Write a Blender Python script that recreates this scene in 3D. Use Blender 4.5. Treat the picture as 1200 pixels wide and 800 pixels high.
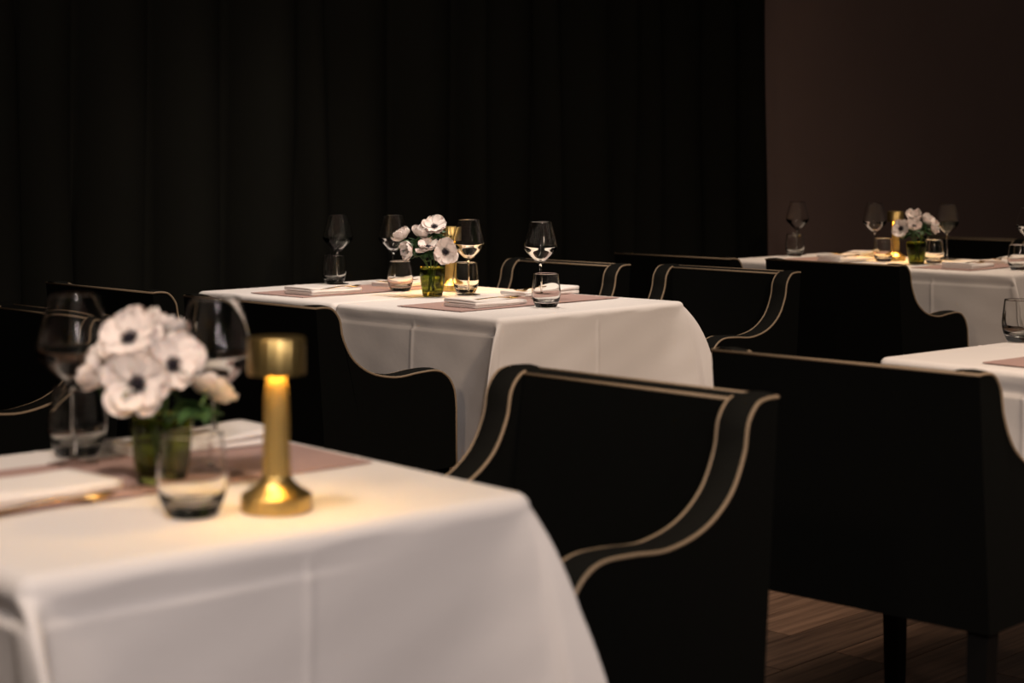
import bpy, math, random
from mathutils import Vector, Matrix

scene = bpy.context.scene
for o in list(bpy.data.objects):
    bpy.data.objects.remove(o, do_unlink=True)
COL = scene.collection
R = math.radians

# ------------------------------------------------------------------ camera
EYE = 1.18
cam_d = bpy.data.cameras.new('camera')
cam = bpy.data.objects.new('camera', cam_d)
COL.objects.link(cam)
cam.location = (0, 0, EYE)
cam.rotation_euler = (R(90), 0, 0)
cam_d.sensor_width = 36
cam_d.lens = 60
cam_d.shift_y = -211 / 1200
cam_d.clip_start = 0.05
cam_d.dof.use_dof = True
cam_d.dof.focus_distance = 4.75
cam_d.dof.aperture_fstop = 3.5
scene.camera = cam

# ------------------------------------------------------------------ world, lamps, exposure
world = bpy.data.worlds.new('world')
scene.world = world
world.use_nodes = True
bg = world.node_tree.nodes['Background']
bg.inputs[0].default_value = (1.0, 0.86, 0.74, 1)
bg.inputs[1].default_value = 0.016
scene.view_settings.view_transform = 'Standard'
scene.view_settings.look = 'None'
scene.view_settings.gamma = 1
scene.view_settings.use_curve_mapping = False
scene.view_settings.exposure = 1.05


def aim(o, target):
    d = Vector(target) - o.location
    o.rotation_euler = d.to_track_quat('-Z', 'Y').to_euler()


def ceiling_spot(loc, target, watts, col=(1, 0.80, 0.62), size=75, rad=0.13):
    d = bpy.data.lights.new('ceiling_spot', 'SPOT')
    d.energy = watts
    d.color = col
    d.spot_size = R(size)
    d.spot_blend = 0.9
    d.shadow_soft_size = rad
    o = bpy.data.objects.new('ceiling_spot', d)
    COL.objects.link(o)
    o.location = loc
    aim(o, target)
    return o


# downlights over the tables
ceiling_spot((-0.75, 1.55, 2.75), (-0.42, 2.25, 0.75), 43, col=(1, 0.80, 0.64))
ceiling_spot((0.25, 5.0, 2.75), (-0.1, 5.3, 0.75), 50, col=(1, 0.85, 0.74))
ceiling_spot((-0.35, 5.6, 2.75), (-0.5, 5.8, 0.75), 38, col=(1, 0.85, 0.74))
ceiling_spot((1.75, 7.2, 2.75), (1.65, 7.2, 0.75), 54, col=(1, 0.78, 0.60))
ceiling_spot((1.5, 3.3, 2.75), (1.3, 3.7, 0.75), 44, col=(1, 0.80, 0.66))
# downlights in the part of the dining room the camera stands in
ceiling_spot((1.9, 1.6, 2.75), (0.6, 4.4, 0.6), 92, col=(1, 0.74, 0.52), size=80)
ceiling_spot((0.4, -0.6, 2.75), (-0.3, 2.2, 0.6), 74, col=(1, 0.88, 0.84), size=80)
ceiling_spot((2.9, 4.6, 2.75), (1.6, 5.8, 0.6), 32, col=(1, 0.78, 0.60), size=80)
ceiling_spot((0.9, -0.9, 2.4), (0.0, 3.4, 0.7), 27, col=(1, 0.87, 0.84), size=85, rad=0.16)
ceiling_spot((2.2, -0.9, 2.4), (0.2, 3.6, 0.7), 27, col=(1, 0.87, 0.84), size=85, rad=0.16)
ceiling_spot((-1.1, 0.6, 2.4), (0.4, 5.2, 0.7), 26, col=(1, 0.72, 0.50), size=70, rad=0.13)


# ------------------------------------------------------------------ materials
def mat(name, base, rough=0.6, metal=0.0, spec=0.5, noise=None, bump=0.0, bump_scale=200, **kw):
    m = bpy.data.materials.new(name)
    m.use_nodes = True
    nt = m.node_tree
    p = nt.nodes['Principled BSDF']
    p.inputs['Base Color'].default_value = (*base, 1)
    p.inputs['Roughness'].default_value = rough
    p.inputs['Metallic'].default_value = metal
    p.inputs['Specular IOR Level'].default_value = spec
    for k, v in kw.items():
        p.inputs[k].default_value = v
    tc = nt.nodes.new('ShaderNodeTexCoord')
    if noise:
        sc, amt = noise
        n = nt.nodes.new('ShaderNodeTexNoise')
        n.inputs['Scale'].default_value = sc
        n.inputs['Detail'].default_value = 4
        nt.links.new(tc.outputs['Object'], n.inputs['Vector'])
        r = nt.nodes.new('ShaderNodeMapRange')
        r.inputs['To Min'].default_value = 1 - amt
        r.inputs['To Max'].default_value = 1 + amt
        nt.links.new(n.outputs['Fac'], r.inputs['Value'])
        mx = nt.nodes.new('ShaderNodeVectorMath')
        mx.operation = 'SCALE'
        mx.inputs[0].default_value = base
        nt.links.new(r.outputs['Result'], mx.inputs['Scale'])
        nt.links.new(mx.outputs['Vector'], p.inputs['Base Color'])
    if bump:
        n2 = nt.nodes.new('ShaderNodeTexNoise')
        n2.inputs['Scale'].default_value = bump_scale
        n2.inputs['Detail'].default_value = 3
        nt.links.new(tc.outputs['Object'], n2.inputs['Vector'])
        b = nt.nodes.new('ShaderNodeBump')
        b.inputs['Strength'].default_value = bump
        b.inputs['Distance'].default_value = 0.002
        nt.links.new(n2.outputs['Fac'], b.inputs['Height'])
        nt.links.new(b.outputs['Normal'], p.inputs['Normal'])
    return m


M = {}
M['linen'] = mat('white_linen', (0.80, 0.76, 0.73), 0.75, spec=0.25, noise=(6, 0.03), bump=0.25, bump_scale=60)
M['napkin'] = mat('napkin_linen', (0.84, 0.80, 0.77), 0.8, spec=0.2, bump=0.2, bump_scale=300)
M['mauve'] = mat('mauve_runner', (0.43, 0.29, 0.26), 0.85, spec=0.2, noise=(140, 0.10), bump=0.3, bump_scale=500)
M['velvet'] = mat('black_upholstery', (0.0030, 0.0033, 0.0029), 0.9, spec=0.06, noise=(90, 0.2), bump=0.3, bump_scale=400)
M['band'] = mat('charcoal_border', (0.0074, 0.0075, 0.0064), 0.9, spec=0.08, noise=(90, 0.15), bump=0.3, bump_scale=400)
M['piping'] = mat('tan_piping', (0.27, 0.200, 0.130), 0.6, spec=0.4)
M['chair_leg'] = mat('black_wood', (0.003, 0.003, 0.003), 0.6, spec=0.12, noise=(30, 0.2))
M['curtain'] = mat('black_curtain', (0.0076, 0.0078, 0.0064), 0.9, spec=0.05, noise=(3, 0.15), bump=0.2, bump_scale=300)
M['wall'] = mat('brown_wall', (0.235, 0.160, 0.136), 0.9, spec=0.15, noise=(2.0, 0.08), bump=0.1, bump_scale=80)
M['brass'] = mat('brass', (0.58, 0.42, 0.16), 0.33, metal=1.0, noise=(40, 0.08))
M['gold'] = mat('gold_cutlery', (0.72, 0.47, 0.16), 0.22, metal=1.0)
M['petal'] = mat('anemone_petal', (0.82, 0.735, 0.69), 0.7, spec=0.2, noise=(60, 0.06))
M['petal'].node_tree.nodes['Principled BSDF'].inputs['Subsurface Weight'].default_value = 0.15
M['petal'].node_tree.nodes['Principled BSDF'].inputs['Subsurface Radius'].default_value = (0.004, 0.002, 0.002)
M['centre'] = mat('anemone_centre', (0.010, 0.007, 0.014), 0.7, spec=0.3, bump=1.0, bump_scale=900)
M['leaf'] = mat('anemone_leaf', (0.028, 0.075, 0.022), 0.55, noise=(50, 0.35))
M['stem'] = mat('anemone_stem', (0.07, 0.14, 0.04), 0.5, noise=(40, 0.2))
M['table_wood'] = mat('table_wood', (0.06, 0.035, 0.02), 0.5, noise=(12, 0.2))


def glass_mat(name, col, rough=0.0, ior=1.48, clear=0.25):
    m = bpy.data.materials.new(name)
    m.use_nodes = True
    nt = m.node_tree
    nt.nodes.remove(nt.nodes['Principled BSDF'])
    out = nt.nodes['Material Output']
    rf = nt.nodes.new('ShaderNodeBsdfRefraction')
    rf.inputs['Color'].default_value = (*col, 1)
    rf.inputs['Roughness'].default_value = rough
    rf.inputs['IOR'].default_value = ior
    gl = nt.nodes.new('ShaderNodeBsdfGlossy')
    gl.inputs['Roughness'].default_value = rough
    fr = nt.nodes.new('ShaderNodeFresnel')
    fr.inputs['IOR'].default_value = ior
    pw = nt.nodes.new('ShaderNodeMath')
    pw.operation = 'POWER'
    pw.inputs[1].default_value = 1.3
    nt.links.new(fr.outputs[0], pw.inputs[0])
    g = nt.nodes.new('ShaderNodeMixShader')
    nt.links.new(pw.outputs[0], g.inputs[0])
    nt.links.new(rf.outputs[0], g.inputs[1])
    nt.links.new(gl.outputs[0], g.inputs[2])
    t = nt.nodes.new('ShaderNodeBsdfTransparent')
    t.inputs['Color'].default_value = (*col, 1)
    mx = nt.nodes.new('ShaderNodeMixShader')
    mx.inputs[0].default_value = clear
    nt.links.new(g.outputs[0], mx.inputs[1])
    nt.links.new(t.outputs[0], mx.inputs[2])
    nt.links.new(mx.outputs[0], out.inputs['Surface'])
    return m


M['glass'] = glass_mat('clear_glass', (0.995, 0.995, 0.99), ior=1.47, clear=0.0)
M['tumbler_glass'] = glass_mat('tumbler_glass', (0.995, 0.995, 0.99), ior=1.45, clear=0.0)
M['green_glass'] = glass_mat('green_glass', (0.58, 0.62, 0.34), clear=0.05)


def emit_mat(name, col, strength):
    m = bpy.data.materials.new(name)
    m.use_nodes = True
    nt = m.node_tree
    nt.nodes.remove(nt.nodes['Principled BSDF'])
    e = nt.nodes.new('ShaderNodeEmission')
    e.inputs[0].default_value = (*col, 1)
    e.inputs[1].default_value = strength
    nt.links.new(e.outputs[0], nt.nodes['Material Output'].inputs['Surface'])
    return m


M['led'] = emit_mat('amber_led', (1.0, 0.60, 0.15), 75)
M['led_full'] = emit_mat('amber_led_full', (1.0, 0.50, 0.075), 190)
M['stem_brass'] = mat('satin_brass', (0.62, 0.44, 0.16), 0.5, metal=1.0, noise=(40, 0.08))


def plank_material():
    m = bpy.data.materials.new('oak_plank')
    m.use_nodes = True
    nt = m.node_tree
    p = nt.nodes['Principled BSDF']
    tc = nt.nodes.new('ShaderNodeTexCoord')
    oi = nt.nodes.new('ShaderNodeObjectInfo')
    mp = nt.nodes.new('ShaderNodeMapping')
    mp.inputs['Scale'].default_value = (1.2, 26, 4)
    nt.links.new(tc.outputs['Object'], mp.inputs['Vector'])
    sep = nt.nodes.new('ShaderNodeVectorMath')
    sep.operation = 'ADD'
    nt.links.new(mp.outputs['Vector'], sep.inputs[0])
    sc = nt.nodes.new('ShaderNodeVectorMath')
    sc.operation = 'SCALE'
    sc.inputs[0].default_value = (37, 91, 13)
    nt.links.new(oi.outputs['Random'], sc.inputs['Scale'])
    nt.links.new(sc.outputs['Vector'], sep.inputs[1])
    n = nt.nodes.new('ShaderNodeTexNoise')
    n.inputs['Scale'].default_value = 2.2
    n.inputs['Detail'].default_value = 6
    n.inputs['Distortion'].default_value = 0.6
    nt.links.new(sep.outputs['Vector'], n.inputs['Vector'])
    cr = nt.nodes.new('ShaderNodeValToRGB')
    cr.color_ramp.elements[0].position = 0.3
    cr.color_ramp.elements[0].color = (0.075, 0.040, 0.024, 1)
    cr.color_ramp.elements[1].position = 0.75
    cr.color_ramp.elements[1].color = (0.21, 0.125, 0.078, 1)
    nt.links.new(n.outputs['Fac'], cr.inputs['Fac'])
    r = nt.nodes.new('ShaderNodeMapRange')
    r.inputs['To Min'].default_value = 0.6
    r.inputs['To Max'].default_value = 1.25
    nt.links.new(oi.outputs['Random'], r.inputs['Value'])
    s2 = nt.nodes.new('ShaderNodeVectorMath')
    s2.operation = 'SCALE'
    nt.links.new(cr.outputs['Color'], s2.inputs[0])
    nt.links.new(r.outputs['Result'], s2.inputs['Scale'])
    nt.links.new(s2.outputs['Vector'], p.inputs['Base Color'])
    p.inputs['Roughness'].default_value = 0.55
    p.inputs['Specular IOR Level'].default_value = 0.3
    b = nt.nodes.new('ShaderNodeBump')
    b.inputs['Strength'].default_value = 0.3
    b.inputs['Distance'].default_value = 0.002
    nt.links.new(n.outputs['Fac'], b.inputs['Height'])
    nt.links.new(b.outputs['Normal'], p.inputs['Normal'])
    return m


M['plank'] = plank_material()


# ------------------------------------------------------------------ mesh helpers
class MB:
    def __init__(self):
        self.v = []
        self.f = []

    def add(self, verts, faces):
        n = len(self.v)
        self.v += [tuple(p) for p in verts]
        self.f += [tuple(i + n for i in f) for f in faces]
        return self

    def lathe(self, prof, seg=48, flute=None, closed=True):
        """prof: list of (r, z); r == 0 ends become poles"""
        n = len(self.v)
        rings = []
        for r, z in prof:
            if r < 1e-6:
                rings.append([len(self.v)])
                self.v.append((0, 0, z))
            else:
                ids = []
                for k in range(seg):
                    a = 2 * math.pi * k / seg
                    rr = r
                    if flute:
                        rr = r * (1 - flute[1] * (0.5 + 0.5 * math.cos(a * flute[0])))
                    ids.append(len(self.v))
                    self.v.append((rr * math.cos(a), rr * math.sin(a), z))
                rings.append(ids)
        for a, b in zip(rings[:-1], rings[1:]):
            for k in range(seg):
                k2 = (k + 1) % seg
                if len(a) == 1 and len(b) == 1:
                    continue
                if len(a) == 1:
                    self.f.append((a[0], b[k2], b[k]))
                elif len(b) == 1:
                    self.f.append((a[k], a[k2], b[0]))
                else:
                    self.f.append((a[k], a[k2], b[k2], b[k]))
        return self

    def box(self, x0, x1, y0, y1, z0, z1):
        self.add([(x0, y0, z0), (x1, y0, z0), (x1, y1, z0), (x0, y1, z0),
                  (x0, y0, z1), (x1, y0, z1), (x1, y1, z1), (x0, y1, z1)],
                 [(0, 3, 2, 1), (4, 5, 6, 7), (0, 1, 5, 4), (1, 2, 6, 5), (2, 3, 7, 6), (3, 0, 4, 7)])
        return self

    def tube(self, pts, rad, seg=8, caps=True):
        pts = [Vector(p) for p in pts]
        rads = rad if isinstance(rad, (list, tuple)) else [rad] * len(pts)
        up = Vector((0, 0, 1))
        prev = None
        rings = []
        for i, p in enumerate(pts):
            a = pts[max(i - 1, 0)]
            b = pts[min(i + 1, len(pts) - 1)]
            t = (b - a).normalized()
            if prev is None:
                u = t.cross(up)
                if u.length < 1e-4:
                    u = t.cross(Vector((1, 0, 0)))
                u.normalize()
            else:
                u = (prev - t * prev.dot(t))
                if u.length < 1e-5:
                    u = t.cross(up)
                u.normalize()
            prev = u
            w = t.cross(u)
            ids = []
            for k in range(seg):
                an = 2 * math.pi * k / seg
                q = p + (u * math.cos(an) + w * math.sin(an)) * rads[i]
                ids.append(len(self.v))
                self.v.append(tuple(q))
            rings.append(ids)
        for a, b in zip(rings[:-1], rings[1:]):
            for k in range(seg):
                k2 = (k + 1) % seg
                self.f.append((a[k], b[k], b[k2], a[k2]))
        if caps:
            self.f.append(tuple(rings[0]))
            self.f.append(tuple(reversed(rings[-1])))
        return self

    def mesh(self, name, m, smooth=True, sharp=None):
        me = bpy.data.meshes.new(name)
        me.from_pydata(self.v, [], self.f)
        me.update()
        import bmesh
        bm = bmesh.new()
        bm.from_mesh(me)
        bmesh.ops.recalc_face_normals(bm, faces=bm.faces)
        bm.to_mesh(me)
        bm.free()
        if smooth:
            me.polygons.foreach_set('use_smooth', [True] * len(me.polygons))
        if sharp and smooth:
            me.set_sharp_from_angle(angle=R(sharp))
        me.materials.append(m)
        return me

    def build(self, name, m, parent=None, smooth=True, bevel=0, seg=2, sharp=None):
        o = bpy.data.objects.new(name, self.mesh(name, m, smooth, sharp))
        COL.objects.link(o)
        o.parent = parent
        if bevel:
            b = o.modifiers.new('bevel', 'BEVEL')
            b.width = bevel
            b.segments = seg
            b.limit_method = 'ANGLE'
            b.angle_limit = R(35)
            b.harden_normals = True
        return o


def tag(o, label, cat, group=None, kind=None):
    if label:
        o['label'] = label
    if cat:
        o['category'] = cat
    if group:
        o['group'] = group
    if kind:
        o['kind'] = kind
    return o


def thing(name, label, cat, loc=(0, 0, 0), rz=0.0, group=None):
    o = bpy.data.objects.new(name, None)
    o.empty_display_size = 0.05
    COL.objects.link(o)
    o.location = loc
    o.rotation_euler = (0, 0, rz)
    return tag(o, label, cat, group)


def copy_tree(o, parent=None):
    c = o.copy()
    COL.objects.link(c)
    c.parent = parent
    for ch in list(o.children):
        copy_tree(ch, c)
    return c


def smooth_curve(pts, n=8):
    """Catmull-Rom through 2D/3D points"""
    P = [Vector(p) for p in pts]
    out = []
    for i in range(len(P) - 1):
        p0 = P[max(i - 1, 0)]
        p1, p2 = P[i], P[i + 1]
        p3 = P[min(i + 2, len(P) - 1)]
        for k in range(n):
            t = k / n
            out.append(0.5 * ((2 * p1) + (p2 - p0) * t + (2 * p0 - 5 * p1 + 4 * p2 - p3) * t * t
                              + (3 * p1 - p0 - 3 * p2 + p3) * t ** 3))
    out.append(P[-1])
    return out


# ------------------------------------------------------------------ setting
ANG = R(45)
DB = Vector((math.cos(ANG), math.sin(ANG), 0))        # along the planks and the back wall
DA = Vector((-math.sin(ANG), math.cos(ANG), 0))       # towards the back wall


def build_setting():
    # sub floor slab with oak planks laid parallel to the back wall
    fl = MB().box(-4, 12, -3, 6, -0.06, -0.013).build('floor', M['table_wood'], smooth=False)
    fl.rotation_euler = (0, 0, ANG)
    tag(fl, 'brown oak plank floor of the dining room', 'floor', kind='structure')
    rnd = random.Random(4)
    pw, pl = 0.158, 1.7
    pm = MB().box(-pl / 2 + 0.0012, pl / 2 - 0.0012, -pw / 2 + 0.0012, pw / 2 - 0.0012, -0.012, 0)
    me = pm.mesh('plank', M['plank'], smooth=False)
    row = 0
    y = -1.2
    while y < 5.4:
        off = rnd.uniform(0, pl)
        x = -0.8 + off - pl
        while x < 9.5:
            o = bpy.data.objects.new('plank', me)
            COL.objects.link(o)
            o.parent = fl
            o.location = (x, y, rnd.uniform(-0.0006, 0.0))
            x += pl
        y += pw
        row += 1
    # back wall
    w = MB().box(-4, 14, 5.36, 5.5, 0, 3.0).build('wall_back', M['wall'], smooth=False)
    w.rotation_euler = (0, 0, ANG)
    tag(w, 'plain dark brown wall behind the curtain', 'wall', kind='structure')
    b = MB().box(7.0, 14, 5.345, 5.36, 0, 0.09).build('baseboard_back', M['chair_leg'], smooth=False)
    b.rotation_euler = (0, 0, ANG)
    tag(b, 'black skirting board along the brown wall', 'skirting', kind='structure')
    # curtain: one heavy drape gathered in folds
    rnd = random.Random(11)
    ts = []
    t = -2.2
    while t < 6.97:
        ts.append(t)
        t += 0.012
    # fold centres with uneven spacing
    folds = []
    t = -2.4
    while t < 7.3:
        wd = rnd.uniform(0.17, 0.34)
        folds.append((t, wd, rnd.uniform(0.07, 0.16)))
        t += wd
    nz = 14
    mb = MB()
    verts = []
    for i, t in enumerate(ts):
        for f0, wd, am in folds:
            if f0 <= t < f0 + wd:
                s = (t - f0) / wd
                d = am * (math.sin(math.pi * s) ** 0.75)
                ph = f0
                break
        for k in range(nz + 1):
            z = 0.015 + 2.95 * k / nz
            sway = 0.012 * math.sin(1.3 * z + ph * 5.0) + 0.008 * math.sin(3.1 * z + ph * 9)
            verts.append((t + sway, 5.32 - d * (1.05 - 0.12 * z / 3) - 0.03, z))
    faces = []
    for i in range(len(ts) - 1):
        for k in range(nz):
            a = i * (nz + 1) + k
            faces.append((a, a + nz + 1, a + nz + 2, a + 1))
    mb.add(verts, faces)
    c = mb.build('curtain', M['curtain'])
    sd = c.modifiers.new('thickness', 'SOLIDIFY')
    sd.thickness = 0.004
    c.rotation_euler = (0, 0, ANG)
    tag(c, 'floor-length black curtain hanging in deep folds along the back wall', 'curtain')


build_setting()

# ------------------------------------------------------------------ chairs
CW = 0.2875      # half width
CT = 0.058       # upholstery thickness
CH = 0.81        # back height
CB = 0.352       # underside of the upholstered body


def make_chair():
    root = thing('upholstered_chair', '', 'chair')
    prof = [(0, CH), (0.03, CH), (0.055, 0.803), (0.077, 0.776), (0.088, 0.729), (0.122, 0.672), (0.184, 0.631),
            (0.268, 0.613), (0.35, 0.618), (0.415, 0.618), (0.456, 0.598), (0.48, 0.56), (0.487, 0.51)]
    cur = smooth_curve([(a, b, 0) for a, b in prof], 5)
    top = [(p.x, p.y) for p in cur] + [(0.488, CB)]
    lean = 0.036
    for s in (-1, 1):
        # arm panel: side profile extruded across its thickness
        poly = top + [(lean, CB)]
        n = len(poly)
        xo, xi = s * CW, s * (CW - CT)
        mb = MB()
        verts = [(xo, y, z) for y, z in poly] + [(xi, y, z) for y, z in poly]
        faces = []
        mb.add(verts, [])
        base = (lean + 0.2, CB)
        # side faces as a strip between the top curve and points on the rear/bottom outline
        mo, mi = len(mb.v), len(mb.v) + 1
        mb.v += [(xo, 0.16, CB + 0.1), (xi, 0.16, CB + 0.1)]
        for k in range(n):
            k2 = (k + 1) % n
            mb.f.append((k, k2, mo))
            mb.f.append((n + k2, n + k, mi))
        # bottom and rear
        mb.f.append((n - 2, n - 1, 2 * n - 1, 2 * n - 2))
        mb.f.append((n - 1, 0, n, 2 * n - 1))
        arm = mb.build('armrest', M['velvet'], root, smooth=False)
        # border band running over the arm
        bm_ = MB()
        bv, bf = [], []
        m_ = len(top)
        for y, z in top:
            bv += [(xo, y, z), (xi, y, z)]
        # offset outwards slightly so that the band is proud of the panel
        def nrm(i):
            a = top[max(i - 1, 0)]
            b = top[min(i + 1, m_ - 1)]
            t = Vector((b[0] - a[0], b[1] - a[1]))
            t.normalize()
            return Vector((-t.y, t.x))
        bv = []
        for i, (y, z) in enumerate(top):
            q = nrm(i)
            for (xx, h) in ((xo, 0.0), (xo - s * 0.010, 0.0045), ((xo + xi) / 2, 0.006), (xi + s * 0.010, 0.0045), (xi, 0.0)):
                bv.append((xx, y + q.x * h, z + q.y * h))
        for i in range(m_ - 1):
            for k in range(4):
                a = i * 5 + k
                bf.append((a, a + 1, a + 6, a + 5))
        bm_.add(bv, bf)
        bm_.build('border', M['band'], arm)
        # piping along both edges of the border
        mp = MB()
        mp.tube([(xo, y, z) for y, z in top], 0.0030, 8)
        mp.build('piping', M['piping'], arm)
        mp = MB()
        inner = [(y, z) for y, z in top if y > 0.040]
        mp.tube([(xi, y, z) for y, z in inner], 0.0030, 8)
        mp.build('piping', M['piping'], arm)
    # backrest
    w = CW - CT
    mb = MB()
    th = 0.044
    mb.add([(-w, lean, CB), (w, lean, CB), (w, lean + th + 0.02, CB), (-w, lean + th + 0.02, CB),
            (-w, 0, CH), (w, 0, CH), (w, th, CH - 0.006), (-w, th, CH - 0.006)],
           [(0, 3, 2, 1), (4, 5, 6, 7), (0, 1, 5, 4), (1, 2, 6, 5), (2, 3, 7, 6), (3, 0, 4, 7)])
    back = mb.build('backrest', M['velvet'], root, smooth=False)
    bb = MB()
    vs, fs = [], []
    for i in range(2):
        x = (-w, w)[i]
        for (y, h) in ((0, 0), (0.010, 0.0015), (0.022, 0.001), (0.034, -0.002), (th, -0.006)):
            vs.append((x, y, CH + h))
    for k in range(4):
        fs.append((k, k + 1, k + 6, k + 5))
    bb.add(vs, fs)
    bb.build('border', M['band'], back)
    mp = MB().tube([(-CW, 0, CH), (CW, 0, CH)], 0.0030, 8)
    mp.build('piping', M['piping'], back)
    mp = MB().tube([(-w, th, CH - 0.005), (w, th, CH - 0.005)], 0.0030, 8)
    mp.build('piping', M['piping'], back)
    # seat
    MB().box(-w + 0.001, w - 0.001, lean + 0.05, 0.49, CB + 0.001, CB + 0.06).build('seat_base', M['velvet'], root, smooth=False)
    MB().box(-w + 0.002, w - 0.002, 0.09, 0.505, CB + 0.06, CB + 0.135).build('seat', M['velvet'], root, smooth=True, bevel=0.025, seg=4)
    # legs
    for sx in (-1, 1):
        for y0 in (0.066, 0.488):
            a, b = 0.020, 0.015
            x = sx * (CW - 0.028 if y0 < 0.2 else 0.17)
            rk = -0.0 if y0 > 0.2 else -0.03
            mb = MB()
            mb.add([(x - b, y0 - b + rk, 0), (x + b, y0 - b + rk, 0), (x + b, y0 + b + rk, 0), (x - b, y0 + b + rk, 0),
                    (x - a, y0 - a, CB + 0.002), (x + a, y0 - a, CB + 0.002), (x + a, y0 + a, CB + 0.002), (x - a, y0 + a, CB + 0.002)],
                   [(0, 3, 2, 1), (4, 5, 6, 7), (0, 1, 5, 4), (1, 2, 6, 5), (2, 3, 7, 6), (3, 0, 4, 7)])
            mb.build('leg', M['chair_leg'], root, smooth=False)
    return root


# (rear-middle x, y, facing direction in degrees, label)
CHAIRS = [
    (0.215, 2.885, 225.0, 'black armchair with tan piping facing the nearest table, largest chair seen from the front'),
    (0.600, 3.150, 46.5, 'black chair at the right edge with its back turned, floor visible under it'),
    (-0.698, 4.492, 45.5, 'black chair seen from behind, its arm sweeping down behind the nearest brass lamp'),
    (-1.215, 5.00, 45.5, 'black chair seen from behind whose top rises behind the nearest white flowers'),
    (-1.12, 4.24, 225.0, 'black armchair cut by the left edge, behind the leftmost wine glass'),
    (0.76, 5.90, 225.0, 'black armchair with curved tan piping right of the middle white tablecloth'),
    (0.22, 6.30, 225.0, 'black armchair behind the wine glass at the right end of the middle tables'),
    (1.165, 6.25, 46.0, 'black chair seen from behind in front of the far table with the lit lamp'),
    (0.62, 6.67, 46.0, 'black chair back seen against the curtain, just left of the far white tablecloth'),
    (2.24, 8.25, 225.0, 'black armchair on the far side of the far table, against the brown wall'),
]
chair0 = make_chair()
for i, (x, y, a, lab) in enumerate(CHAIRS):
    o = chair0 if i == 0 else copy_tree(chair0)
    o.location = (x, y, 0)
    o.rotation_euler = (0, 0, R(a - 90))
    tag(o, lab, 'chair', 'black upholstered dining chairs')

# ------------------------------------------------------------------ tables and cloths
TZ = 0.75


def sstep(a, b, x):
    t = min(max((x - a) / (b - a), 0), 1)
    return t * t * (3 - 2 * t)


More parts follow.
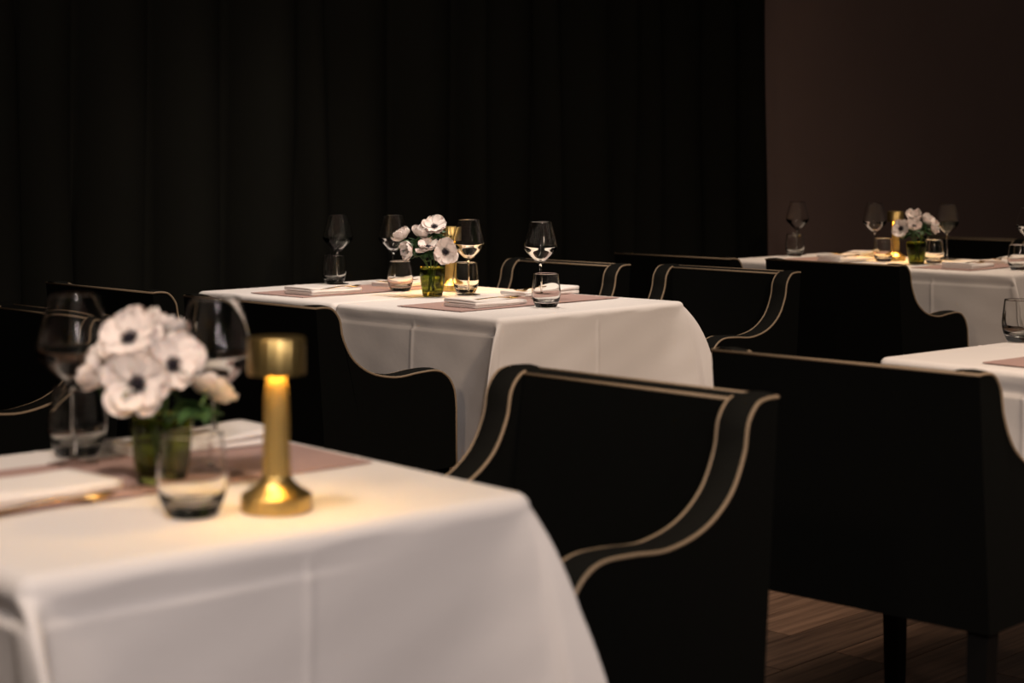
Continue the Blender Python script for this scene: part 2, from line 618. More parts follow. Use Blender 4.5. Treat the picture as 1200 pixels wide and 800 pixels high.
def cloth_mesh(W, L, drop, corners, seed, crease_sides=(1, 1, 1, 1), gap_side=None, rho=0.016, tau=0.13, fade=False):
    """W along local x (direction B), L along local y (direction A); centred.
    corners[(sx,sy)] = (amount, lean) : how far the corner fold stands out and how it leans (-1 to x side, 1 to y side)"""
    rnd = random.Random(seed)
    ph = [rnd.uniform(0, 6.28) for _ in range(12)]

    def axis(n):
        h = n / 2
        pts = [-h - drop]
        st = 0.0125
        # drop, bend, top
        def span(a, b, step):
            k = max(1, int(round((b - a) / step)))
            return [a + (b - a) * (i + 1) / k for i in range(k)]
        pts += span(-h - drop, -h - 0.07, st)
        pts += span(-h - 0.07, -h, 0.0045)
        pts += span(-h, -h + 0.02, 0.01)
        pts += span(-h + 0.02, -0.03, 0.018)
        pts += span(-0.03, 0.03, 0.004)
        pts += span(0.03, h - 0.02, 0.018)
        pts += span(h - 0.02, h, 0.01)
        pts += span(h, h + 0.07, 0.0045)
        pts += span(h + 0.07, h + drop, st)
        return pts
    U, V = axis(W), axis(L)
    verts = []
    for v in V:
        for u in U:
            bu = min(max(u, -W / 2), W / 2)
            bv = min(max(v, -L / 2), L / 2)
            eu, ev = u - bu, v - bv
            r = math.hypot(eu, ev)
            crease_v = math.exp(-(u / 0.006) ** 2)
            crease_h = math.exp(-(v / 0.006) ** 2)
            if r < 1e-9:
                z = 0.0009 * math.sin(9 * u + ph[0]) * math.sin(8 * v + ph[1]) + 0.0012 * (crease_v + crease_h)
                verts.append((u, v, max(z, 0) + 0.002))
                continue
            su = 1 if eu > 0 else -1
            sv = 1 if ev > 0 else -1
            phi = math.atan2(abs(ev), abs(eu))
            c, s = math.cos(phi), math.sin(phi)
            # bend over the table edge
            arc = rho * math.pi / 2
            if r < arc:
                a = r / rho
                out = rho * math.sin(a)
                dz = -rho * (1 - math.cos(a))
                h = 0.0
            else:
                out = rho
                h = r - arc
                dz = -rho - h
            on_u = abs(ev) < 1e-9
            on_v = abs(eu) < 1e-9
            # ironed horizontal crease a hand's breadth below the edge, with the cloth kicking out under it
            hd = rho + h
            ck = 0.0
            cw = crease_sides[0 if (c > s and su > 0) else 1 if c > s else 2 if sv > 0 else 3]
            if cw:
                if hd > rho:
                    if fade and s >= c:
                        cw *= 1 - sstep(-0.05, 0.12, u)
                    ck = cw * (-0.006 * sstep(0.018, 0.046, hd) + 0.0085 * sstep(0.0475, 0.053, hd))
                    ck *= 1 - 0.9 * (2 * min(s, c)) ** 1.0 if min(s, c) > 0 else 1
            if hd > rho and (on_u or on_v):
                al = v if on_u else u
                cv = crease_h if on_u else crease_v
                ck += 0.0024 * cv * sstep(0.02, 0.05, hd)
                # soft hanging waves, growing towards the hem
                g = sstep(0.02, 0.35, hd)
                k0 = 0 if on_u else 4
                ck += g * (0.007 * math.sin(7.0 * al + ph[k0]) + 0.004 * math.sin(15 * al + ph[k0 + 1] + 3 * hd))
                # fine rumple
                ck += 0.0011 * math.sin(33 * al + 21 * hd + ph[8]) * math.sin(38 * hd - 9 * al + ph[9])
            ox = out * c * su + (ck * su if c > s else 0)
            oy = out * s * sv + (ck * sv if s >= c else 0)
            cu, cv_ = (1 if u > 0 else -1), (1 if v > 0 else -1)
            am, lean = corners.get((cu, cv_), (0.10, 0.0))
            fan = math.degrees(math.atan2(cv_ * v - L / 2, cu * u - W / 2)) - 45
            wid = 82.0
            if abs(fan) < wid and h > 0:
                w = math.cos(math.pi / 2 * fan / wid) ** 2
                bl = am * (1 - math.exp(-h / tau)) + 0.8 * am * max(h - 0.15, 0)
                psi = math.pi / 4 + lean * math.pi / 4
                ox += cu * bl * w * math.cos(psi)
                oy += cv_ * bl * w * math.sin(psi)
                dz *= 1 - 0.10 * w
            if not (on_u or on_v):
                # secondary tuck beside the fold
                tk = 0.022 * sstep(0.03, 0.3, h) * (math.sin(4 * phi) ** 2)
                ox -= su * tk * s
                oy -= sv * tk * c
            if gap_side and ((gap_side[0] == 'y' and ev * gap_side[1] > 0)):
                lim = gap_side[2]
                oy = max(min(oy, lim), -lim)
            verts.append((bu + ox, bv + oy, dz + 0.002))
    nu = len(U)
    faces = []
    for j in range(len(V) - 1):
        for i in range(nu - 1):
            a = j * nu + i
            faces.append((a, a + 1, a + nu + 1, a + nu))
    return MB().add(verts, faces)


def table(cx, cy, ang, W, L, seed, corners, name_label, cloth_label, crease=(0, 1, 0, 0), gap=None, runner_label=None,
          runner=(-0.135, 0.135), rlen=None, rshift=0.0, **ck):
    rz = R(ang)
    t = thing('dining_table', name_label, 'table', (cx, cy, 0), rz, 'dining tables')
    MB().box(-W / 2 + 0.004, W / 2 - 0.004, -L / 2 + 0.004, L / 2 - 0.004, TZ - 0.028, TZ).build('tabletop', M['table_wood'], t, smooth=False, bevel=0.004)
    MB().lathe([(0, 0.03), (0.035, 0.03), (0.035, TZ - 0.027), (0, TZ - 0.027)], 20).build('pedestal', M['chair_leg'], t)
    MB().lathe([(0, 0), (0.21, 0), (0.21, 0.012), (0.05, 0.031), (0, 0.031)], 32).build('base', M['chair_leg'], t)
    c = cloth_mesh(W, L, 0.42, corners, seed, crease, gap, **ck).build('tablecloth', M['linen'])
    c.location = (cx, cy, TZ)
    c.rotation_euler = (0, 0, rz)
    tag(c, cloth_label, 'tablecloth', 'white tablecloths')
    if runner_label:
        rl = rlen or W - 0.09
        n = 40
        v, f = [], []
        y0, y1 = runner
        for i in range(n + 1):
            x = -rl / 2 + rl * i / n + rshift
            for y in (y0, y1):
                v.append((x, y, 0.0062 + 0.0006 * math.sin(9 * x + seed)))
        for i in range(n + 1):
            x = -rl / 2 + rl * i / n + rshift
            for y in (y0, y1):
                v.append((x, y, 0.0044 + 0.0006 * math.sin(9 * x + seed)))
        m = 2 * (n + 1)
        for i in range(n):
            a = 2 * i
            f += [(a, a + 1, a + 3, a + 2), (m + a, m + a + 2, m + a + 3, m + a + 1), (a, a + 2, m + a + 2, m + a), (a + 1, m + a + 1, m + a + 3, a + 3)]
        f += [(0, m, m + 1, 1), (2 * n, 2 * n + 1, m + 2 * n + 1, m + 2 * n)]
        r = MB().add(v, f).build('table_runner', M['mauve'], smooth=False)
        r.location = (cx, cy, TZ)
        r.rotation_euler = (0, 0, rz)
        tag(r, runner_label, 'table runner', 'mauve table runners')


def off(p, ang, b, a):
    x = Vector((math.cos(R(ang)), math.sin(R(ang)), 0))
    y = Vector((-math.sin(R(ang)), math.cos(R(ang)), 0))
    q = Vector((p[0], p[1], 0)) + x * b + y * a
    return q.x, q.y


# nearest table: its near-left corner and sides
T1A = 41.0
T1N = (-0.503, 1.772)
T1C = off(T1N, T1A, 0.337, 0.345)
table(*T1C, T1A, 0.665, 0.69, 3, {(1, -1): (0.125, 0.0), (-1, -1): (0.25, 0.75), (1, 1): (0.08, 0), (-1, 1): (0.1, 0)},
      'table under the cloth nearest to the camera', 'white tablecloth nearest to the camera, under the large brass lamp',
      crease=(0, 1, 0, 0.35), rho=0.022, tau=0.2, fade=True, runner_label='mauve table runner beside the nearest brass lamp', runner=(-0.06, 0.215), rlen=0.63)
# middle pair
T2A = 45.5
T2N = (-0.035, 4.665)
W2, L2, G2 = 0.775, 0.670, 0.040
p = off(T2N, T2A, W2 / 2, L2 / 2)
table(*p, T2A, W2, L2, 7, {(1, -1): (0.12, 0.0), (-1, -1): (0.075, -0.75), (-1, 1): (0.035, -0.98), (1, 1): (0.03, -0.98)},
      'right table of the middle pair, under a white cloth', 'white tablecloth on the right table of the middle pair, its corner hanging in a fold',
      crease=(0, 1, 0, 0), gap=('y', 1, 0.018), runner_label='mauve runner on the right table of the middle pair')
p = off(T2N, T2A, W2 / 2, L2 * 1.5 + G2)
table(*p, T2A, W2, L2, 8, {(1, -1): (0.03, -0.98), (-1, -1): (0.04, -0.98), (-1, 1): (0.1, 0), (1, 1): (0.08, 0)},
      'left table of the middle pair, under a white cloth', 'white tablecloth on the left table of the middle pair, behind a chair back',
      crease=(0, 1, 0, 0), gap=('y', -1, 0.018), runner_label='mauve runner on the left table of the middle pair')
# far pair
T3A = 45.0
T3N = (1.895, 6.47)
p = off(T3N, T3A, W2 / 2, L2 / 2)
table(*p, T3A, W2, L2, 21, {(1, -1): (0.1, 0), (-1, -1): (0.08, 0.4), (-1, 1): (0.08, -0.98), (1, 1): (0.05, -0.98)},
      'right table of the far pair, under a white cloth', 'white tablecloth on the far right table, hanging grey in shade beside a chair arm',
      crease=(0, 1, 0, 0), gap=('y', 1, 0.018), runner_label='mauve runner on the right table of the far pair')
p = off(T3N, T3A, W2 / 2, L2 * 1.5 + G2)
table(*p, T3A, W2, L2, 22, {(1, -1): (0.05, -0.98), (-1, -1): (0.06, -0.98), (-1, 1): (0.08, 0), (1, 1): (0.08, 0)},
      'left table of the far pair, under a white cloth', 'white tablecloth on the left table of the far pair, mostly behind two chair backs',
      crease=(0, 1, 0, 0), gap=('y', -1, 0.018), runner_label='mauve runner on the left table of the far pair')
# table at the right edge
T4A = 41.0
T4C = off((0.822, 3.735), T4A, 0.35, -0.35)
table(*T4C, T4A, 0.70, 0.70, 31, {(-1, 1): (0.03, 0.5), (-1, -1): (0.03, 0.5), (1, 1): (0.08, 0), (1, -1): (0.08, 0)},
      'table at the right edge behind a chair back', 'white tablecloth cut by the right edge, behind a black chair back',
      crease=(0, 1, 0, 0), runner_label='mauve runner on the table cut by the right edge', runner=(-0.135, 0.14))

ZT = TZ + 0.0042     # resting height on the cloth


# ------------------------------------------------------------------ glassware
def make_wine_glass():
    root = thing('wine_glass', '', 'wine glass')
    MB().lathe([(0, 0), (0.036, 0), (0.0385, 0.0008), (0.0385, 0.0016), (0.030, 0.0028), (0.014, 0.0052), (0.005, 0.0095), (0, 0.0098)], 40).build('foot', M['glass'], root)
    MB().lathe([(0, 0.0085), (0.0052, 0.009), (0.0036, 0.018), (0.0033, 0.06), (0.0038, 0.098), (0.0058, 0.111), (0, 0.1115)], 20).build('stem', M['glass'], root)
    outer = smooth_curve([(0.0, 0.1105, 0), (0.006, 0.1115, 0), (0.014, 0.1165, 0), (0.030, 0.1315, 0), (0.0435, 0.1455, 0), (0.0508, 0.156, 0),
                          (0.0520, 0.164, 0), (0.0495, 0.178, 0), (0.0430, 0.204, 0), (0.0365, 0.228, 0), (0.0335, 0.2405, 0)], 4)
    inner = smooth_curve([(0.0325, 0.2405, 0), (0.0355, 0.228, 0), (0.0420, 0.204, 0), (0.0484, 0.178, 0), (0.0508, 0.165, 0), (0.0488, 0.1590, 0),
                          (0.0410, 0.1510, 0), (0.028, 0.1390, 0), (0.012, 0.1250, 0), (0.0, 0.1215, 0)], 4)
    MB().lathe([(max(q.x, 0), q.y) for q in outer] + [(max(q.x, 0), q.y) for q in inner], 56).build('bowl', M['glass'], root)
    return root


def make_tumbler():
    outer = smooth_curve([(0.0, 0.0, 0), (0.028, 0.0, 0), (0.0315, 0.002, 0), (0.0385, 0.018, 0), (0.0425, 0.038, 0), (0.0415, 0.058, 0), (0.0385, 0.082, 0), (0.0365, 0.0985, 0)], 5)
    inner = smooth_curve([(0.0350, 0.0985, 0), (0.0370, 0.082, 0), (0.0398, 0.058, 0), (0.0405, 0.040, 0), (0.0360, 0.024, 0), (0.024, 0.0165, 0), (0, 0.014, 0)], 5)
    return MB().lathe([(max(q.x, 0), max(q.y, 0)) for q in outer] + [(max(q.x, 0), q.y) for q in inner], 56).build('tumbler', M['tumbler_glass'])


WINE = [
    (-0.615, 2.395, 'wine glass at the left end of the nearest table, in front of a tumbler'),
    (-0.405, 2.325, 'wine glass between the nearest flowers and the nearest brass lamp'),
    (-0.605, 5.93, 'wine glass at the left end of the middle tables, darkest of the four there'),
    (-0.410, 5.90, 'wine glass just left of the middle flowers'),
    (-0.139, 5.45, 'wine glass just right of the middle flowers'),
    (0.088, 5.27, 'wine glass at the right end of the middle tables'),
    (1.305, 7.80, 'wine glass at the left end of the far tables, against the brown wall'),
    (1.600, 7.53, 'wine glass glowing amber left of the far lamp'),
    (1.885, 7.40, 'wine glass right of the far flowers'),
    (2.115, 6.98, 'wine glass cut by the right edge on the far table'),
]
TUMB = [
    (-0.632, 2.485, 'tumbler behind the leftmost wine glass on the nearest table'),
    (-0.386, 2.060, 'low tumbler at the front of the nearest table, left of the lamp base'),
    (-0.622, 5.97, 'tumbler at the left end of the middle tables'),
    (-0.368, 5.62, 'tumbler left of the green vase on the middle tables'),
    (-0.150, 5.55, 'tumbler right of the green vase on the middle tables'),
    (0.100, 5.00, 'tumbler with sharp reflections at the right end of the middle tables'),
    (1.276, 7.70, 'tumbler at the left end of the far tables'),
    (1.584, 7.28, 'tumbler lit amber beside the far lamp'),
    (1.770, 7.16, 'tumbler right of the far vase'),
    (1.995, 6.72, 'tumbler at the near end of the far table, cut by the right edge'),
    (1.205, 4.045, 'large tumbler on the table cut by the right edge'),
]
wg0 = make_wine_glass()
for i, (x, y, lab) in enumerate(WINE):
    o = wg0 if i == 0 else copy_tree(wg0)
    o.location = (x, y, ZT)
    tag(o, lab, 'wine glass', 'wine glasses on the tables')
tb0 = make_tumbler()
for i, (x, y, lab) in enumerate(TUMB):
    o = tb0 if i == 0 else copy_tree(tb0)
    o.location = (x, y, ZT)
    tag(o, lab, 'tumbler', 'water tumblers on the tables')


# ------------------------------------------------------------------ table lamps
def make_lamp():
    root = thing('table_lamp', '', 'lamp')
    # foot: low drum rising in a cone to the stem
    MB().lathe([(0, 0), (0.0425, 0), (0.0435, 0.0012), (0.0435, 0.0185), (0.042, 0.020), (0.029, 0.028), (0.0205, 0.036), (0.0172, 0.043), (0, 0.043)],
               128, flute=(32, 0.02)).build('base', M['brass'], root, sharp=38)
    MB().lathe([(0, 0.040), (0.0178, 0.040), (0.0168, 0.055), (0.0158, 0.10), (0.0147, 0.140), (0.0110, 0.172), (0.0108, 0.190), (0, 0.190)],
               160, flute=(20, 0.05)).build('stem', M['stem_brass'], root, sharp=38)
    sh = MB().lathe([(0.0335, 0.166), (0.0352, 0.166), (0.0352, 0.2085), (0.034, 0.2105), (0, 0.2105), (0, 0.2075), (0.0325, 0.2075), (0.0335, 0.206), (0.0335, 0.166)],
                    144, flute=(24, 0.025)).build('shade', M['brass'], root, sharp=38)
    MB().lathe([(0.0122, 0.170), (0.0195, 0.170), (0.0195, 0.176), (0.0122, 0.176), (0.0122, 0.170)], 48).build('light_ring', M['led'], sh)
    return root


LAMPS = [
    (-0.288, 2.087, 'large fluted brass lamp on the nearest table'),
    (-0.205, 5.64, 'small brass lamp half hidden behind the middle flowers'),
    (1.652, 7.35, 'small brass lamp glowing amber on the far table'),
]
lp0 = make_lamp()
for i, (x, y, lab) in enumerate(LAMPS):
    o = lp0 if i == 0 else copy_tree(lp0)
    o.location = (x, y, ZT)
    tag(o, lab, 'lamp', 'brass table lamps')
    if i:      # the two farther lamps are turned up
        for ch in o.children:
            for g in ch.children:
                g.material_slots[0].link = 'OBJECT'
                g.material_slots[0].material = M['led_full']


# ------------------------------------------------------------------ vases and anemones
def make_vase():
    outer = smooth_curve([(0, 0, 0), (0.028, 0, 0), (0.031, 0.002, 0), (0.0345, 0.02, 0), (0.0390, 0.055, 0), (0.0405, 0.092, 0)], 4)
    inner = smooth_curve([(0.0385, 0.092, 0), (0.0368, 0.055, 0), (0.0325, 0.024, 0), (0.027, 0.013, 0), (0, 0.011, 0)], 4)
    return MB().lathe([(max(q.x, 0), max(q.y, 0)) for q in outer] + [(max(q.x, 0), q.y) for q in inner], 48).build('vase', M['green_glass'])


VASES = [
    (-0.463, 2.255, 'green glass vase on the nearest table, holding large white anemones'),
    (-0.252, 5.41, 'green glass vase in the centre of the middle tables'),
    (1.685, 7.11, 'green glass vase on the far table, right of the glowing lamp'),
]
vs0 = make_vase()
for i, (x, y, lab) in enumerate(VASES):
    o = vs0 if i == 0 else copy_tree(vs0)
    o.location = (x, y, ZT)
    tag(o, lab, 'vase', 'green glass vases')


def petal_mesh(cup, seed):
    rnd = random.Random(seed)
    nu, nv = 6, 9
    v, f = [], []
    ln, wd = 0.037, 0.0165
    p1 = rnd.uniform(0, 6)
    for j in range(nv + 1):
        t = 1 - (1 - j / nv) ** 1.35
        w = 1.12 * wd * max(math.sqrt(max(1 - ((t ** 1.25 - 0.53) / 0.48) ** 2, 0)), 0.3 if t < 0.5 else 0.0)
        for i in range(nu + 1):
            s = -1 + 2 * i / nu
            x = 0.004 + ln * t * math.cos(cup * t * 0.9)
            z = ln * t * math.sin(cup * t * 0.9) + 0.006 * (s * s) * t + 0.0016 * math.sin(4 * s + 5 * t + p1)
            v.append((x - 0.002 * s * s * t, s * w, z))
    n = len(v)
    v += [(a, b, c - 0.0006) for a, b, c in v]
    for j in range(nv):
        for i in range(nu):
            a = j * (nu + 1) + i
            f.append((a, a + 1, a + nu + 2, a + nu + 1))
            f.append((n + a, n + a + nu + 1, n + a + nu + 2, n + a + 1))
    # close the rim
    rim = [i for i in range(nu + 1)] + [j * (nu + 1) + nu for j in range(1, nv + 1)] + [nv * (nu + 1) + i for i in range(nu - 1, -1, -1)] + [j * (nu + 1) for j in range(nv - 1, 0, -1)]
    for a, b in zip(rim, rim[1:] + rim[:1]):
        f.append((a, n + a, n + b, b))
    return MB().add(v, f).mesh('petal', M['petal'])


PET = {c: [petal_mesh(c, 5 * k + int(c * 10)) for k in range(3)] for c in (0.25, 0.7, 1.15)}
_cm = MB().lathe([(0, 0.0085), (0.003, 0.0082), (0.006, 0.006), (0.0075, 0.003), (0.0065, 0), (0, -0.001)], 20)
_rnd = random.Random(2)
for k in range(26):     # ring of stamens round the dark button
    a = k * 2 * math.pi / 26
    rr = _rnd.uniform(0.0095, 0.0125)
    zz = _rnd.uniform(0.004, 0.007)
    _cm.tube([(0.005 * math.cos(a), 0.005 * math.sin(a), 0.001), (rr * math.cos(a), rr * math.sin(a), zz)], [0.0003, 0.0009], 4)
CENTRE = _cm.mesh('flower_centre', M['centre'])


def leaf_mesh(seed, ln=0.04):
    """one divided anemone leaf: three toothed lobes"""
    rnd = random.Random(seed)
    mb = MB()
    for ang, sc in ((-0.75, 0.8), (0, 1.0), (0.75, 0.8)):
        v, f = [], []
        n = 7
        for j in range(n + 1):
            t = j / n
            w = ln * 0.17 * math.sin(math.pi * min(t * 0.92 + 0.08, 1)) * (1.0 + (0.35 if j % 2 else -0.15)) + 0.0006
            x = sc * ln * t
            z = -0.35 * ln * t * t + rnd.uniform(-0.001, 0.001)
            for s in (-1, 0, 1):
                px, py = x, s * w
                v.append((px * math.cos(ang) - py * math.sin(ang), px * math.sin(ang) + py * math.cos(ang), z + 0.003 * abs(s)))
        for j in range(n):
            for i in range(2):
                a = 3 * j + i
                f.append((a, a + 1, a + 4, a + 3))
        mb.add(v, f)
    return mb.mesh('leaf', M['leaf'])


LEAF = [leaf_mesh(1), leaf_mesh(2), leaf_mesh(3, 0.05)]


def anemone(vase, head, facing, label, size=1.0, cup=0.7, group='', seed=0, ruff=3, extra=4):
    """head: world position of the flower's centre, facing: direction it looks in"""
    rnd = random.Random(seed * 17 + 3)
    vx, vy = vase
    base = Vector((vx + rnd.uniform(-0.014, 0.014), vy + rnd.uniform(-0.014, 0.014), ZT + 0.016))
    root = thing('anemone', label, 'flower', base, 0, group)
    head = Vector(head)
    fdir = Vector(facing).normalized()
    h = head - base
    q = fdir.to_track_quat('Z', 'Y')
    # stem leaves the vase inside its mouth and bends into the flower
    rimdir = Vector((h.x, h.y, 0))
    rim = Vector((0, 0, 0.085)) + (rimdir.normalized() * min(rimdir.length * 0.5, 0.022) if rimdir.length > 1e-4 else Vector()) + Vector((vx - base.x, vy - base.y, 0)) * 0.7
    neck = h - fdir * 0.03 * size
    pts = smooth_curve([Vector((0, 0, 0)), rim, neck, h - fdir * 0.002], 6)
    MB().tube(pts, 0.0021, 7).build('stem', M['stem'], root)
    bloom_q = q

    def put(name, me, loc, rot, sc, lab=None):
        o = bpy.data.objects.new(name, me)
        COL.objects.link(o)
        o.parent = root
        o.location = loc
        o.rotation_mode = 'QUATERNION'
        o.rotation_quaternion = rot
        o.scale = (sc, sc, sc)
        if lab:
            o['label'] = lab
        return o
    put('flower_centre', CENTRE, h, bloom_q, size, 'dark button centre with stamens')
    n = 5
    for w in range(2):
        for k in range(n):
            a = 2 * math.pi * (k + 0.5 * w) / n + rnd.uniform(-0.2, 0.2)
            from mathutils import Quaternion
            rq = bloom_q @ Quaternion((0, 0, 1), a) @ Quaternion((0, 1, 0), rnd.uniform(-0.24, 0.24) - 0.16 * w)
            keys = (0.25, 0.7, 1.15)
            put('petal', PET[cup][rnd.randrange(3)], h - fdir * 0.0012 * (1 - w), rq, size * rnd.uniform(0.86, 1.12) * (1.0 if w else 1.04))
    from mathutils import Quaternion
    for k in range(ruff):
        a = 2 * math.pi * k / ruff + rnd.uniform(-0.3, 0.3)
        put('leaf', LEAF[k % 2], h - fdir * 0.024 * size, bloom_q @ Quaternion((0, 0, 1), a) @ Quaternion((0, 1, 0), -0.25), size * rnd.uniform(0.75, 1.0))
    for k in range(extra):
        t = rnd.uniform(0.45, 0.8)
        pt = pts[int(t * (len(pts) - 1))]
        a = rnd.uniform(0, 6.28)
        put('leaf', LEAF[2], pt, Quaternion((0, 0, 1), a) @ Quaternion((0, 1, 0), rnd.uniform(-0.6, 0.3)), rnd.uniform(0.8, 1.15))


def at(px, py, Y):
    return ((px - 600) / 2000 * Y, Y, EYE - (py - 189) / 2000 * Y)


g1 = 'white anemones on the nearest table'
v1 = VASES[0][:2]
anemone(v1, at(152, 397, 2.25), (-0.15, -0.8, 0.75), 'topmost white anemone on the nearest table', 1.08, 0.25, g1, 1)
anemone(v1, at(162, 450, 2.19), (-0.1, -1, 0.15), 'white anemone with a dark centre facing the camera, lowest on the nearest table', 1.08, 0.25, g1, 2)
anemone(v1, at(203, 428, 2.23), (0.25, -0.85, 0.45), 'white anemone right of centre on the nearest table', 1.02, 0.25, g1, 3)
anemone(v1, at(122, 436, 2.28), (-0.85, -0.35, 0.35), 'white anemone turned to the left on the nearest table, before the wine glass', 0.95, 0.7, g1, 4)
anemone(v1, at(243, 460, 2.23), (0.45, 0.35, 0.75), 'white anemone hanging out to the right, before the second wine glass', 1.0, 0.25, g1, 5)
anemone(v1, at(190, 392, 2.31), (0.25, 0.2, 0.9), 'white anemone at the back of the nearest vase', 0.9, 0.7, g1, 6)
g2 = 'white anemones on the middle tables'
v2 = VASES[1][:2]
anemone(v2, at(509, 266, 5.42), (0.05, -0.62, 0.8), 'topmost white anemone on the middle tables', 1.02, 0.25, g2, 11)
anemone(v2, at(522, 295, 5.36), (0.1, -1, 0.12), 'white anemone showing its round dark centre on the middle tables', 1.08, 0.25, g2, 12)
anemone(v2, at(501, 290, 5.37), (-0.1, -0.42, 0.9), 'white anemone in the middle of the bunch on the middle tables', 1.0, 0.25, g2, 13)
anemone(v2, at(492, 276, 5.42), (0.35, -0.2, 0.8), 'half hidden white anemone, upper left in the middle bunch', 0.95, 0.7, g2, 14)
anemone(v2, at(473, 279, 5.42), (-0.5, -0.1, 0.85), 'leftmost white anemone on the middle tables', 0.9, 0.7, g2, 15)
anemone(v2, at(481, 294, 5.38), (-0.85, -0.5, -0.05), 'white anemone hanging low at the left of the middle bunch', 0.9, 0.7, g2, 16)
g3 = 'white anemones on the far table'
v3 = VASES[2][:2]
anemone(v3, at(1056, 268, 7.07), (-0.55, -0.8, 0.2), 'white anemone turned towards the glowing far lamp', 1.05, 0.25, g3, 21)
anemone(v3, at(1072, 256, 7.12), (-0.2, -0.5, 0.85), 'topmost white anemone on the far table', 1.0, 0.7, g3, 22)
anemone(v3, at(1071, 266, 7.06), (-0.1, -0.75, 0.65), 'white anemone in the middle of the far bunch', 0.95, 0.7, g3, 23)
anemone(v3, at(1085, 260, 7.12), (0.4, -0.5, 0.7), 'white anemone upper right in the far bunch', 0.95, 0.7, g3, 24)
anemone(v3, at(1092, 267, 7.08), (0.8, -0.45, 0.25), 'rightmost white anemone on the far table', 0.9, 0.7, g3, 25)


# ------------------------------------------------------------------ napkins and forks
def make_napkin():
    """linen napkin folded four times into a long pad"""
    th = 0.0030
    layers = 4
    w = 0.125
    # serpentine centre line in (y, z)
    path = []
    for l in range(layers):
        z = th * 0.55 + l * th * 1.08
        ys = [-w / 2 + w * k / 8 for k in range(9)]
        if l % 2:
            ys = ys[::-1]
        for y in ys:
            path.append(Vector((y * (1 - 0.012 * l), z, 0)))
        if l < layers - 1:
            s = 1 if l % 2 == 0 else -1
            yy = ys[-1] * (1 - 0.012 * l)
            for k in (1, 2, 3):
                a = -math.pi / 2 + math.pi * k / 4
                path.append(Vector((yy + s * th * 0.7 * math.cos(a), z + th * 0.54 + th * 0.54 * math.sin(a), 0)))
    L = 0.225
    nl = 16
    half = th * 0.47
    m = len(path)
    v, f = [], []
    for i in range(nl + 1):
        x = -L / 2 + L * i / nl
        for k, p in enumerate(path):
            a = path[max(k - 1, 0)]
            b = path[min(k + 1, m - 1)]
            t = (b - a).normalized()
            n = Vector((-t.y, t.x, 0))
            wob = 0.0012 * math.sin(18 * x + 0.09 * k) * (p.y / 0.012)
            for s in (1, -1):
                q = p + n * half * s
                v.append((x + 0.0012 * math.sin(k * 0.21), q.x + 0.0016 * math.sin(14 * x + k * 0.05), max((q.y + wob) * (1.0 + 0.75 * (1 - sstep(-0.112, 0.03, x)) * (0.6 + 0.4 * math.sin(9 * q.x + 1))), 0.0001)))
    per = 2 * m
    for i in range(nl):
        for k in range(m - 1):
            a = i * per + 2 * k
            f.append((a, a + 2, a + per + 2, a + per))
            f.append((a + 1, a + per + 1, a + per + 3, a + 3))
        a = i * per
        f.append((a, a + per, a + per + 1, a + 1))
        a = i * per + 2 * (m - 1)
        f.append((a, a + 1, a + per + 1, a + per))
    for i in (0, nl):
        for k in range(m - 1):
            a = i * per + 2 * k
            f.append((a, a + 1, a + 3, a + 2))
    return MB().add(v, f).build('napkin', M['napkin'])


def make_fork():
    root = thing('fork', '', 'fork')
    # handle: flat tapering bar with an arched neck
    sec = [(-0.100, 0.0062, 0.0010), (-0.096, 0.0085, 0.0012), (-0.06, 0.0070, 0.0020), (-0.01, 0.0042, 0.0045), (0.028, 0.0036, 0.0052), (0.045, 0.0065, 0.0030), (0.054, 0.0112, 0.0016), (0.064, 0.0120, 0.0010)]
    v, f = [], []
    for x, w, z in sec:
        for dy, dz in ((-w, 0), (-w * 0.6, 0.0016), (w * 0.6, 0.0016), (w, 0), (w * 0.6, -0.0008), (-w * 0.6, -0.0008)):
            v.append((x, dy, z + dz + 0.0008))
    for i in range(len(sec) - 1):
        for k in range(6):
            a, b = i * 6 + k, i * 6 + (k + 1) % 6
            f.append((a, b, b + 6, a + 6))
    f.append((5, 4, 3, 2, 1, 0))
    n = 6 * (len(sec) - 1)
    f.append(tuple(n + k for k in range(6)))
    MB().add(v, f).build('handle', M['gold'], root)
    for k in range(4):
        y = -0.0093 + 0.0062 * k
        MB().tube([(0.062, y, 0.0018), (0.08, y, 0.0026), (0.100, y * 0.93, 0.0062)], [0.0019, 0.0016, 0.0009], 6).build('tine', M['gold'], root)
    return root


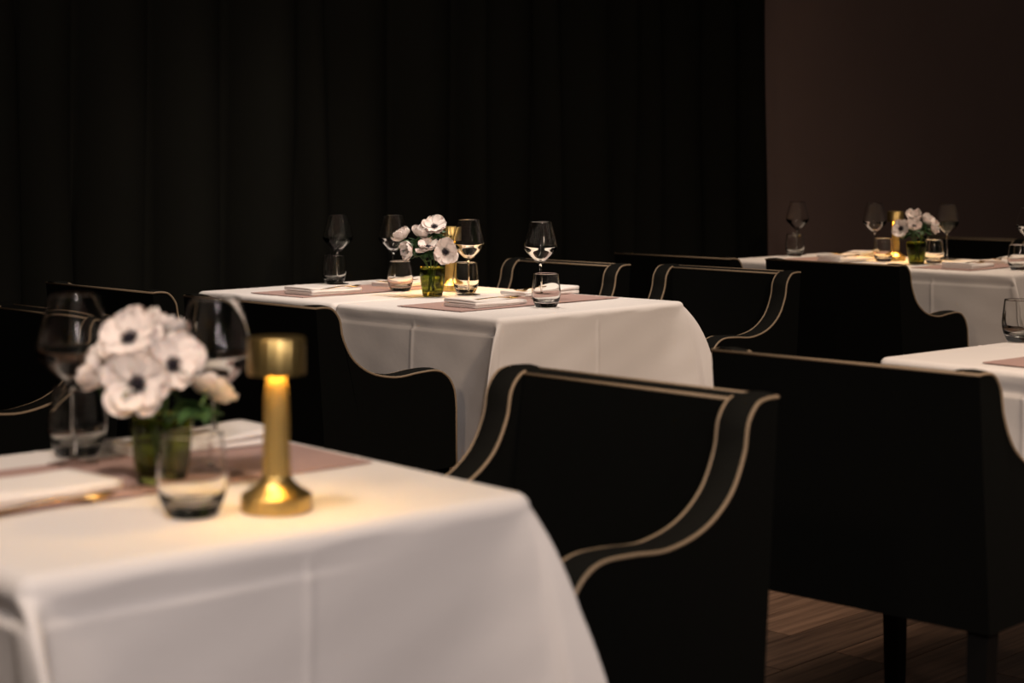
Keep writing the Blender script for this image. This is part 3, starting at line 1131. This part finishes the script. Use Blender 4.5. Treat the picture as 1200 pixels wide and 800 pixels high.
# (table near corner, angle, b, a, reversed, napkin label, fork label)
SETS = [
    (T1N, T1A, 0.165, 0.375, 0, 'folded white napkin at the left front of the nearest table', 'gold fork in front of the napkin at the left of the nearest table'),
    (T1N, T1A, 0.525, 0.565, 1, 'folded white napkin at the far corner of the nearest table', 'gold fork on the napkin at the far corner of the nearest table'),
    (T2N, T2A, 0.235, 0.29, 0, 'folded white napkin between the green vase and the right tumbler on the middle tables', 'gold fork with tines towards the right tumbler on the middle tables'),
    (T2N, T2A, 0.655, 0.47, 1, 'folded white napkin behind the right tumbler of the middle tables', 'gold fork behind the wine glass right of the middle flowers'),
    (T2N, T2A, 0.20, 1.00, 0, 'folded white napkin in front of the leftmost tumbler of the middle tables', 'gold fork at the left end of the middle tables, nearest the chair back'),
    (T2N, T2A, 0.62, 1.06, 1, 'folded white napkin between the two left tumblers of the middle tables', 'gold fork between the two left tumblers of the middle tables'),
    (T3N, T3A, 0.20, 0.30, 0, 'folded white napkin nearest the corner of the far right table', 'gold fork nearest the corner of the far right table'),
    (T3N, T3A, 0.62, 0.36, 1, 'folded white napkin before the armchair against the brown wall', 'gold fork before the armchair against the brown wall'),
    (T3N, T3A, 0.52, 1.06, 1, 'folded white napkin right of the leftmost far tumbler', 'gold fork right of the leftmost far tumbler'),
    (T3N, T3A, 0.26, 0.92, 0, 'folded white napkin left of the amber tumbler, above a chair back', 'gold fork left of the amber tumbler, above a chair back'),
]
nk0, fk0 = make_napkin(), make_fork()
for i, (N, A, b, a, rev, l1, l2) in enumerate(SETS):
    x, y = off(N, A, b, a)
    o = nk0 if i == 0 else copy_tree(nk0)
    o.location = (x, y, TZ + 0.0068)
    o.rotation_euler = (0, 0, R(A + (180 if rev else 0) + (7, -4, 3, -6, 5, 2)[i % 6]))
    tag(o, l1, 'napkin', 'folded napkins')
    db, da, dz = (0.03 if not rev else -0.03), 0, 0.0140
    if i == 0:      # this fork lies on the runner before its napkin
        db, da, dz = -0.012, -0.088, 0.0
    elif i == 4:
        da = -0.042
    x, y = off(N, A, b + db, a + da)
    o = fk0 if i == 0 else copy_tree(fk0)
    o.location = (x, y, TZ + 0.0068 + dz)
    o.rotation_euler = (0, 0, R(A + (180 if rev else 0) + (4, 9, -7, 12, 10, -5)[i % 6]))
    tag(o, l2, 'fork', 'gold forks')
